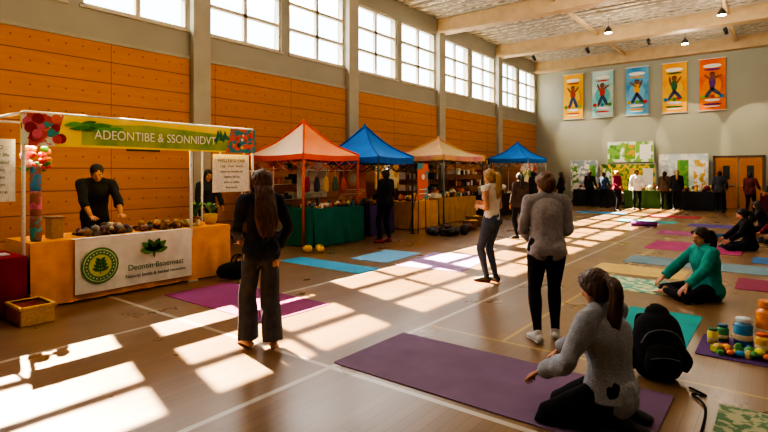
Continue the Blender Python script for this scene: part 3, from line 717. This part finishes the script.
    h=lambda x,y,z:Hc+HR@V((x,y,z))
    g.ell(h(0,-.012,.025),(.074,.092,.086),skm,HR,20); g.ell(h(0,.02,-.03),(.058,.064,.072),skm,HR,20); g.ell(h(0,.048,-.078),(.03,.03,.026),skm,HR,14)
    g.ell(h(0,.07,.022),(.05,.02,.022),skm,HR,14)
    g.tube([h(0,.078,.018),h(0,.096,-.012),h(0,.1,-.022)],[.007,.011,.013],skm,n=10,k=2)
    for s in (-1,1):
        g.ell(h(s*.076,-.005,-.005),(.009,.018,.028),skm,HR,12); g.ell(h(s*.038,.055,-.03),(.022,.022,.02),skm,HR,12)
    fd={}
    for s,k in ((1,'R'),(-1,'L')): fd[s]=V(pose.get('toe'+k,(s*.25,1,-.0))).normalized()
    shoe=st.get('shoe')
    def foot(g,m,s,inf):
        d=fd[s]; c=an[s]; dn=V(pose.get('dn',(0,0,-1))); sd=d.cross(V((0,0,1))).normalized()
        heel=c-d*.045+dn*.035; mid=c+d*.07+dn*.035; ball=c+d*.13+dn*.048; toe=c+d*.175+dn*.055
        g.tube([heel,c+d*.01+dn*.03,mid,ball,toe],[(.03+inf,.032+inf),(.034+inf,.036+inf),(.038+inf,.030+inf),(.043+inf,.021+inf),(.034+inf,.014+inf)],m,side=sd,n=16,k=3)
        g.tube([c+V((0,0,.02)),c+dn*.03],[.034+inf,.036+inf],m,n=12)
        if inf==0:
            for j,(o,l,r) in enumerate(((.03,.2,.012),(.012,.2,.009),(-.003,.195,.0085),(-.017,.188,.008),(-.03,.178,.0075))):
                q=c+dn*.06+sd*(-s*o); g.tube([q+d*.15,q+d*l],[r,r],m,n=8)
    if not shoe:
        for s in (-1,1): foot(g,skm,s,0)
    mobj('body',g.remeshed('body',vox,0,smooth=3),e)
    g=G()
    for s,k in ((1,'R'),(-1,'L')):
        fa=(wr[s]-el[s]).normalized(); d=V(pose.get('hd'+k,fa)).normalized(); nrm=V(pose.get('pn'+k,(-s,0,0))); nrm=(nrm-d*nrm.dot(d))
        if nrm.length<.05: nrm=V((0,0,1))-d*d.z
        nrm.normalize(); wv=d.cross(nrm)
        th=V(pose.get('th'+k,(0,1,0)))
        if wv.dot(th)<0: wv=-wv
        W=wr[s]; curl=pose.get('curl'+k,.35)
        g.tube([W-fa*.03,W,W+d*.035,W+d*.075,W+d*.088],[(.022,.02),(.024,.018),(.035,.015),(.038,.0135),(.034,.011)],skm,side=wv,n=16,k=2)
        for o,l in ((.028,.068),(.0095,.077),(-.0095,.07),(-.027,.056)):
            p=W+d*.082+wv*o; dd=V(d); pts=[p-d*.02,p]; q=0
            for fr,c in ((.45,.6),(.3,1.0),(.25,.9)):
                q+=curl*c; dd=d*math.cos(q)+nrm*math.sin(q)+wv*o*1.5; p=p+dd.normalized()*l*fr; pts.append(p)
            g.tube(pts,[.0085,.0085,.008,.0075,.0065],skm,n=8,k=2)
        p=W+d*.025+wv*.025; d1=(d*.65+wv*.7+nrm*.25).normalized(); d2=(d*.9+wv*.25+nrm*.3).normalized()
        g.tube([p-d1*.01,p+d1*.035,p+d1*.04+d2*.03,p+d1*.04+d2*.05],[.014,.011,.0095,.008],skm,n=8,k=2)
    mobj('hands',g.remeshed('hands',min(vox,.0042) if vox<.012 else .008,0,smooth=1),e)
    g=G(); wh=M('#e8e2da',.3); ir=M('#2a1a12',.2); lp=M(st.get('lip','#9a4a44'),.5)
    hairc=st.get('hair','#2a1a12'); hm2=M(hairc,.5,'hair',st.get('hair2'),60,.35,spec=.4)
    for s in (-1,1):
        g.ell(h(s*.03,.074,.006),(.0125,.008,.0075),wh,HR,12); g.ell(h(s*.03,.0805,.006),(.0058,.003,.0062),ir,HR,10)
        g.tube([h(s*.014,.086,.026),h(s*.032,.085,.031),h(s*.047,.076,.026)],[.0028,.0034,.002],hm2,n=6,k=3)
    g.tube([h(-.022,.078,-.052),h(-.008,.087,-.05),h(.008,.087,-.05),h(.022,.078,-.052)],[(.002,.002),(.006,.005),(.006,.005),(.002,.002)],lp,n=8,k=3)
    g.obj('face_features',e)
    g=G(); hs=st.get('style','short')
    g.ell(h(0,-.02,.034),(.084,.094,.086),hm2,HR,20); g.ell(h(0,-.038,-.01),(.081,.078,.095),hm2,HR,18)
    if hs!='short':
        for s in (-1,1): g.tube([h(s*.03,.062,.085),h(s*.066,.045,.05),h(s*.08,.0,.0),h(s*.07,-.03,-.05)],[.014,.016,.018,.014],hm2,n=10,k=3)
    if hs=='long':
        L=st.get('hlen',.36)
        for i in range(13):
            q=(i-6)/6; st0=h(.068*q,-.055+.05*abs(q)**2,.03); wv=.014*math.sin(i*2.3)
            b0=nb+X2*(.07*q+wv)-fw2*(.10-.035*q*q)+u2*.03; b1=ch+X2*(.095*q-wv)-fw2*(.143-.02*q*q); b2=b1+V((0,0,-(L-.17)*(1-.15*abs(q)-.1*math.sin(i*1.7))))-fw2*.012-X2*(q*.03-wv)
            bm=(b1+b2)/2+X2*wv*1.6-fw2*.01*math.sin(i)
            g.tube([st0,h(.078*q,-.085+.06*q*q,-.05),b0,b1,bm,b2],[.024,.025,.021,.02,.018,.006],hm2,n=8,k=4)
        for s in (-1,1): g.tube([h(s*.06,.05,.06),h(s*.08,.03,-.02),nb+X2*s*.075+fw2*.02,ch+X2*s*.085+fw2*.08+V((0,0,.03))],[.014,.018,.018,.006],hm2,n=8,k=4)
    elif hs=='pony':
        b=h(0,-.115,.03); L=st.get('hlen',.3); g.ell(b,(.028,.03,.028),hm2)
        for i in range(6):
            a=i*1.047; o=V((math.cos(a),math.sin(a),0))*.018
            g.tube([b+o*.4,h(0,-.155,.01)+o,h(0,-.16,-.08)+o*1.3,V((h(0,-.15,0).x,h(0,-.15,0).y,Hc.z-L*.75))+o*1.3,V((h(0,-.14,0).x,h(0,-.14,0).y,Hc.z-L-.03*math.sin(i)))+o*.5],[.016,.02,.021,.018,.005],hm2,n=8,k=4)
    elif hs=='bun':
        bz=st.get('bunz',.075)
        g.ell(h(0,-.105+.2*max(0,bz-.06),bz),(.045,.042,.04),hm2,HR,14,jit=.3); g.ell(h(0,-.07,.06),(.05,.05,.04),hm2,HR,14)
    mobj('hair',g.remeshed('hair',max(.006,vox*.8),.005,(55,55,9),smooth=1),e)
    tm=st['top']; g=G(); loose=st.get('loose',.012); slv=st.get('sleeve',.97)
    torso(g,tm,loose,True,st.get('hem',.06),False)
    if slv>0:
        for s in (-1,1): arm(g,tm,s,loose*.8,slv,st.get('sl',.006))
    mobj('top_garment',g.remeshed('top_garment',vox,st.get('wr',.008),(9,9,7),smooth=4),e)
    pm_=st['pants']; g=G(); inf=st.get('pinf',.006); torso(g,pm_,inf,False)
    for s in (-1,1): leg(g,pm_,s,inf,1.0,st.get('wide',0))
    mobj('trousers',g.remeshed('trousers',vox,.003 if not st.get('wide') else .014,(10,10,2),smooth=4),e)
    if shoe:
        g=G()
        for s in (-1,1): foot(g,shoe,s,.006)
        mobj('shoes',g.remeshed('shoes',max(vox*.8,.006),0,smooth=2),e)
        if st.get('sole'):
            g=G()
            for s in (-1,1):
                d=fd[s]; c=an[s]; sd=d.cross(V((0,0,1))).normalized(); z0=-c.z+.004
                g.tube([c-d*.05+V((0,0,z0+.008)),c+d*.05+V((0,0,z0+.008)),c+d*.13+V((0,0,z0+.008)),c+d*.175+V((0,0,z0+.008))],[(.036,.01),(.038,.01),(.048,.01),(.038,.01)],st['sole'],side=sd,n=14,k=3)
            g.obj('shoe_soles',e)
    return e
white_sh=M('#d8d4cc',.6)
human('woman_in_dark_clothes',(-3.78,3.02,0),(-1,.45),1.64,
  dict(yaw=18,pitch=-4,roll=3,twist=6,pelvis=(.02,0,.93),s1=(-.03,.0,1),s2=(.03,.03,1),handR=(.22,.12,.9),handL=(-.14,.27,1.0),elbL=(-.6,-1,-.5),elbR=(.9,-.9,-.2),footR=(.11,-.07,.075),footL=(-.08,.08,.075),curlL=.9,curlR=.6),
  dict(skin='#c08a6a',hair='#65432c',hair2='#3a2415',style='long',hlen=.4,top=fab('#33353c','#26282e',12),pants=fab('#4c4c54','#3c3c43',10),wide=.022,loose=.014,hem=.03,fat=.97,wr=.012),.007)
human('woman_in_grey_sweater',(-1.78,4.83,0),(-.55,.85),1.62,
  dict(yaw=22,pitch=-8,roll=-3,pelvis=(.015,0,.93),s1=(-.02,.0,1),s2=(.01,.06,1),handR=(.1,.2,1.02),handL=(-.12,.22,.98),elbR=(.7,-1,-.4),elbL=(-.7,-1,-.4),footR=(.11,.05,.08),footL=(-.08,-.05,.08),curlR=.7,curlL=.7),
  dict(skin='#c08a6a',hair='#7a5436',hair2='#4a3020',style='bun',bunz=.01,top=fab('#a09a9a','#8a8486',40,.9,.2),pants=fab('#222327',None,14),shoe=M('#c9c4be',.6),sole=white_sh,loose=.014,hem=.08,fat=1.08,sl=.01,wr=.013),.007)
human('blonde_woman',(-3.36,6.95,0),(-.9,.1),1.66,
  dict(yaw=-5,pitch=-10,roll=2,pelvis=(0,.0,.93),s1=(0,-.03,1),s2=(0,.05,1),handR=(.05,.17,1.14),handL=(-.05,.2,1.1),elbR=(.4,-1,-.9),elbL=(-.4,-1,-.9),footR=(.07,-.02,.08),footL=(-.07,.05,.08),curlR=.8,curlL=.8),
  dict(skin='#c99474',hair='#b08a52',hair2='#7a5a30',style='pony',hlen=.34,top=fab('#ddd2c6','#c8bcb0',14),pants=fab('#4a5268','#414a5e',12),shoe=M('#26262a',.6),sole=M('#8a2a3a',.6),loose=.008,hem=.0,sleeve=.0,pinf=.005,fat=.95),.009)
human('seated_woman_in_grey_top',(-.86,3.5,.008),(-.97,-.18),1.7,
  dict(pelvis=(0,0,.235),s1=(0,.04,1),s2=(-.04,.16,1),twist=-28,yaw=-12,pitch=-20,roll=4,handR=(.22,.34,.33),handL=(-.12,.40,.29),elbR=(.7,-.8,.1),elbL=(-.7,-.6,.1),
   footR=(.11,-.05,.06),footL=(-.11,-.03,.06),kneR=(.12,1,.0),kneL=(-.14,1,.0),toeR=(-.1,-1,-.15),toeL=(.1,-1,-.15),dn=(0,0,-.15),pnR=(0,0,-1),pnL=(0,0,-1),curlR=.5,curlL=.5),
  dict(skin='#c08a6c',hair='#553824',hair2='#301e12',style='pony',hlen=.34,top=fab('#9a9da4','#82858c',90,.9,.3),pants=fab('#1c1c20',None,14),shoe=M('#1a1a1c',.7),loose=.02,hem=.05,fat=1.18,wr=.015),.007)
human('seated_woman_in_teal_sweater',(-.74,7.72,.01),(-.8,-.6),1.76,
  dict(pelvis=(0,0,.125),s1=(0,.0,1),s2=(0,.12,1),yaw=10,pitch=-16,handR=(.2,.42,.2),handL=(-.25,.38,.2),elbR=(.9,-.6,-.1),elbL=(-.9,-.6,-.1),
   footR=(-.12,.33,.06),footL=(.14,.42,.06),kneR=(1,.55,-.1),kneL=(-1,.55,-.1),toeR=(-1,.2,0),toeL=(1,.2,0),pnR=(0,0,-1),pnL=(0,0,-1)),
  dict(skin='#c48f70',hair='#2a1a12',hair2='#170e0a',style='pony',hlen=.22,top=fab('#2f9084','#267c70',20),pants=fab('#1e1e22',None,14),loose=.024,hem=.05,fat=1.15,wr=.012),.009)
human('stall_vendor_man',(-8.24,3.5,0),(1,-.12),1.82,
  dict(male=1,s1=(0,.3,1),s2=(.1,.5,1),pelvis=(0,-.1,.91),yaw=-8,pitch=-32,roll=6,handR=(.16,.44,.765),handL=(-.2,.46,.765),elbR=(.8,-.6,.2),elbL=(-.8,-.6,.2),pnR=(0,0,-1),pnL=(0,0,-1),hdR=(0,1,-.1),hdL=(0,1,-.1),thR=(-1,0,0),thL=(1,0,0),curlR=.35,curlL=.35,footR=(.12,-.02,.08),footL=(-.12,-.05,.08)),
  dict(male=True,skin='#b8845f',hair='#1a120e',hair2='#0e0a08',style='short',top=fab('#292c34','#1e2026',12),pants=fab('#202226',None,14),shoe=M('#1a1a1c',.7),loose=.018,hem=.1,sleeve=.72,wr=.012),.008)
human('stall_helper',(-8.75,5.75,0),(1,-.3),1.66,dict(pitch=-15,handR=(.2,.25,.95),handL=(-.2,.25,.95)),
  dict(skin='#b8845f',hair='#1a120e',style='long',hlen=.2,top=fab('#2c2e34',None,12),pants=fab('#202226',None,14),shoe=M('#1a1a1c',.7)),.012)
human('shopper_in_black',(-7.13,9.3,0),(-1,.1),1.68,dict(yaw=-8,pitch=-10,handR=(.2,.2,.95),handL=(-.16,.24,1.0),footR=(.12,.0,.08),footL=(-.12,.03,.08)),
  dict(skin='#b98466',hair='#2a1a12',hair2='#140c08',style='bun',top=fab('#1c1d20',None,12),pants=fab('#1e1e22',None,14),shoe=M('#8a2a3a',.7),loose=.02,fat=1.05,hem=.08),.011)
random.seed(21)
hairs=['#1a120e','#3a2418','#5a3a24','#b08a52','#20140e']
def person_at(x,y,fx,fy,top,H=1.65,seat=False,style=None,pants='#1c1c22'):
    st=dict(skin=random.choice(['#b98466','#a8714f','#c99474','#8a5a40']),hair=random.choice(hairs),style=style or random.choice(['short','long','pony','bun']),hlen=.3,
            top=fab(top,None,10),pants=fab(pants,None,10),shoe=M('#2a2a2c',.7),loose=random.uniform(.012,.028),fat=random.uniform(.95,1.12),hem=random.choice([.05,.1,.14]))
    if seat:
        pz=dict(pelvis=(0,0,.125),s1=(0,.02,1),s2=(0,.22,1),yaw=random.uniform(-20,20),pitch=-20,handR=(.2,.42,.2),handL=(-.25,.38,.2),elbR=(.9,-.6,-.1),elbL=(-.9,-.6,-.1),
           footR=(-.12,.33,.06),footL=(.14,.42,.06),kneR=(1,.55,-.1),kneL=(-1,.55,-.1),toeR=(-1,.2,0),toeL=(1,.2,0))
        return human('seated_participant',(x,y,.008),(fx,fy),H,pz,st,.012)
    k=random.random()
    pz=dict(yaw=random.uniform(-25,25),pitch=random.uniform(-12,3),handR=(.22+.02*k,.05+.2*k,.8+.2*k),handL=(-.24,.04+.2*random.random(),.82),footR=(.1,.05*k,.08),footL=(-.1,-.06*k,.08))
    return human('fair_visitor',(x,y,0),(fx,fy),H,pz,st,.018)
for (x,y,fx,fy,t,H) in [(-5.35,22.75,1,-.4,'#7a1a3c',1.68),(-4.85,24.0,.3,-1,'#e4e0d8',1.7),(-7.0,24.7,0,1,'#1c1c20',1.66),(-6.3,24.4,.2,1,'#2a3a5a',1.6),(-7.6,22.6,-1,0,'#1c1c20',1.62),
    (-3.9,24.7,0,1,'#5a4a3a',1.64),(-3.4,24.4,-.3,1,'#26262a',1.7),(-1.9,24.3,0,1,'#3a3a40',1.66),(-.9,24.2,.3,1,'#5a2a2a',1.6),
    (-.2,22.4,-1,.2,'#26463a',1.72),(-7.2,18.3,-1,.1,'#26262c',1.66),(-5.0,11.9,-.8,.5,'#4a3e3a',1.6)]:
    person_at(x,y,fx,fy,t,H)
person_at(-.5,13.0,-.9,-.2,'#1c1c20',1.68,True,'pony'); person_at(.1,14.6,-.9,-.4,'#6a1a2c',1.68,True,'short'); person_at(-.35,16.9,-1,0,'#26262c',1.66,True)
# ------------------------------------------------------------------ ceiling lights
for i,(x,y) in enumerate([(-5.0,8.5),(-1.0,8.5),(-5.0,14.5),(-1.0,14.5),(-5.0,20),(-1.5,20),(-3.0,23.6),(-5.5,2.5),(-1,2.5),(4,4),(4,12),(4,20)]):
    e=empty('ceiling_pendant_light',(x,y,6.75)); g=G(); g.lathe((0,0,0),[(.13,0),(.14,.02),(.12,.1),(.05,.2),(.03,.24)],M('#55554f',.4,metal=.5),18); g.lathe((0,0,-.004),[(.001,0),(.12,.0),(.12,.01)],M('#ffe6b8',.5,'emit',scale=60.),18)
    g.cyl((0,0,.22),(0,0,.6),.008,M('#55554f',.4),6); g.obj('lamp_shade',e)
    l=bpy.data.lights.new('lamp','POINT'); l.shadow_soft_size=.25; l.energy=125; l.color=(1,.87,.7); lo=bpy.data.objects.new('lamp_light',l); scn.collection.objects.link(lo); lo.location=(0,0,-.4); lo.parent=e
for i,x in enumerate((-9.0,-6.6,-4.2,-1.6,1.2)):  # spots added to stand in for the sunlight bands on the back wall
    e=empty('sun_band_spotlight',(x,23.0,6.9)); g=G(); tgt=V((x+.9,YB,3.0 if i%2 else 3.3))-V((x,23.0,6.9)); d=tgt.normalized()
    g.cyl(V((0,0,0))-d*.12,d*.12,.07,M('#3a3a38',.4,metal=.4),14); g.cyl((0,0,0),(0,0,.6),.012,M('#3a3a38',.4),6); g.obj('spot_housing',e)
    l=bpy.data.lights.new('spot','SPOT'); l.energy=700; l.spot_size=math.radians(30); l.spot_blend=.2; l.color=(1,.82,.58); l.shadow_soft_size=.05
    lo=bpy.data.objects.new('spot_light',l); scn.collection.objects.link(lo); lo.parent=e; lo.location=d*.16; lo.rotation_euler=d.to_track_quat('-Z','Y').to_euler()
# sun + world
sd=V((1.09,-.30,-1.0)).normalized()
l=bpy.data.lights.new('sun','SUN'); l.energy=95; l.angle=math.radians(.5); l.color=(1,.80,.54); so=bpy.data.objects.new('sun',l); scn.collection.objects.link(so)
so.rotation_euler=sd.to_track_quat('-Z','Y').to_euler(); so.location=(-20,8,15)
w=bpy.data.worlds.new('sky'); scn.world=w; w.use_nodes=True; nt=w.node_tree; N=nt.nodes; L=nt.links; bg=N['Background']
tc=N.new('ShaderNodeTexCoord'); sp=N.new('ShaderNodeSeparateXYZ'); L.new(tc.outputs['Generated'],sp.inputs[0])
nz=N.new('ShaderNodeTexNoise'); nz.inputs['Scale'].default_value=7; nz.inputs['Detail'].default_value=6; L.new(tc.outputs['Generated'],nz.inputs['Vector'])
hl=mth(N,L,'MULTIPLY_ADD',nz.outputs['Fac'],.24,.19)
mr=N.new('ShaderNodeMapRange'); L.new(mth(N,L,'SUBTRACT',sp.outputs[2],hl),mr.inputs[0]); mr.inputs[1].default_value=-.01; mr.inputs[2].default_value=.02
L.new(mixc(N,L,mr.outputs[0],(.24,.28,.30,1),(.97,.96,.95,1)),bg.inputs[0]); bg.inputs[1].default_value=17
cam=bpy.data.cameras.new('cam'); cam.lens=24; cam.sensor_width=36; cam.shift_y=-44/768; cam.clip_end=400
co=bpy.data.objects.new('cam',cam); scn.collection.objects.link(co); co.location=(0,0,1.62); co.rotation_euler=(math.pi/2,0,math.radians(37.7)); scn.camera=co
try:
    scn.view_settings.view_transform='AgX'; scn.view_settings.look='AgX - High Contrast'; scn.view_settings.exposure=-0.05
except Exception as ex: print(ex)
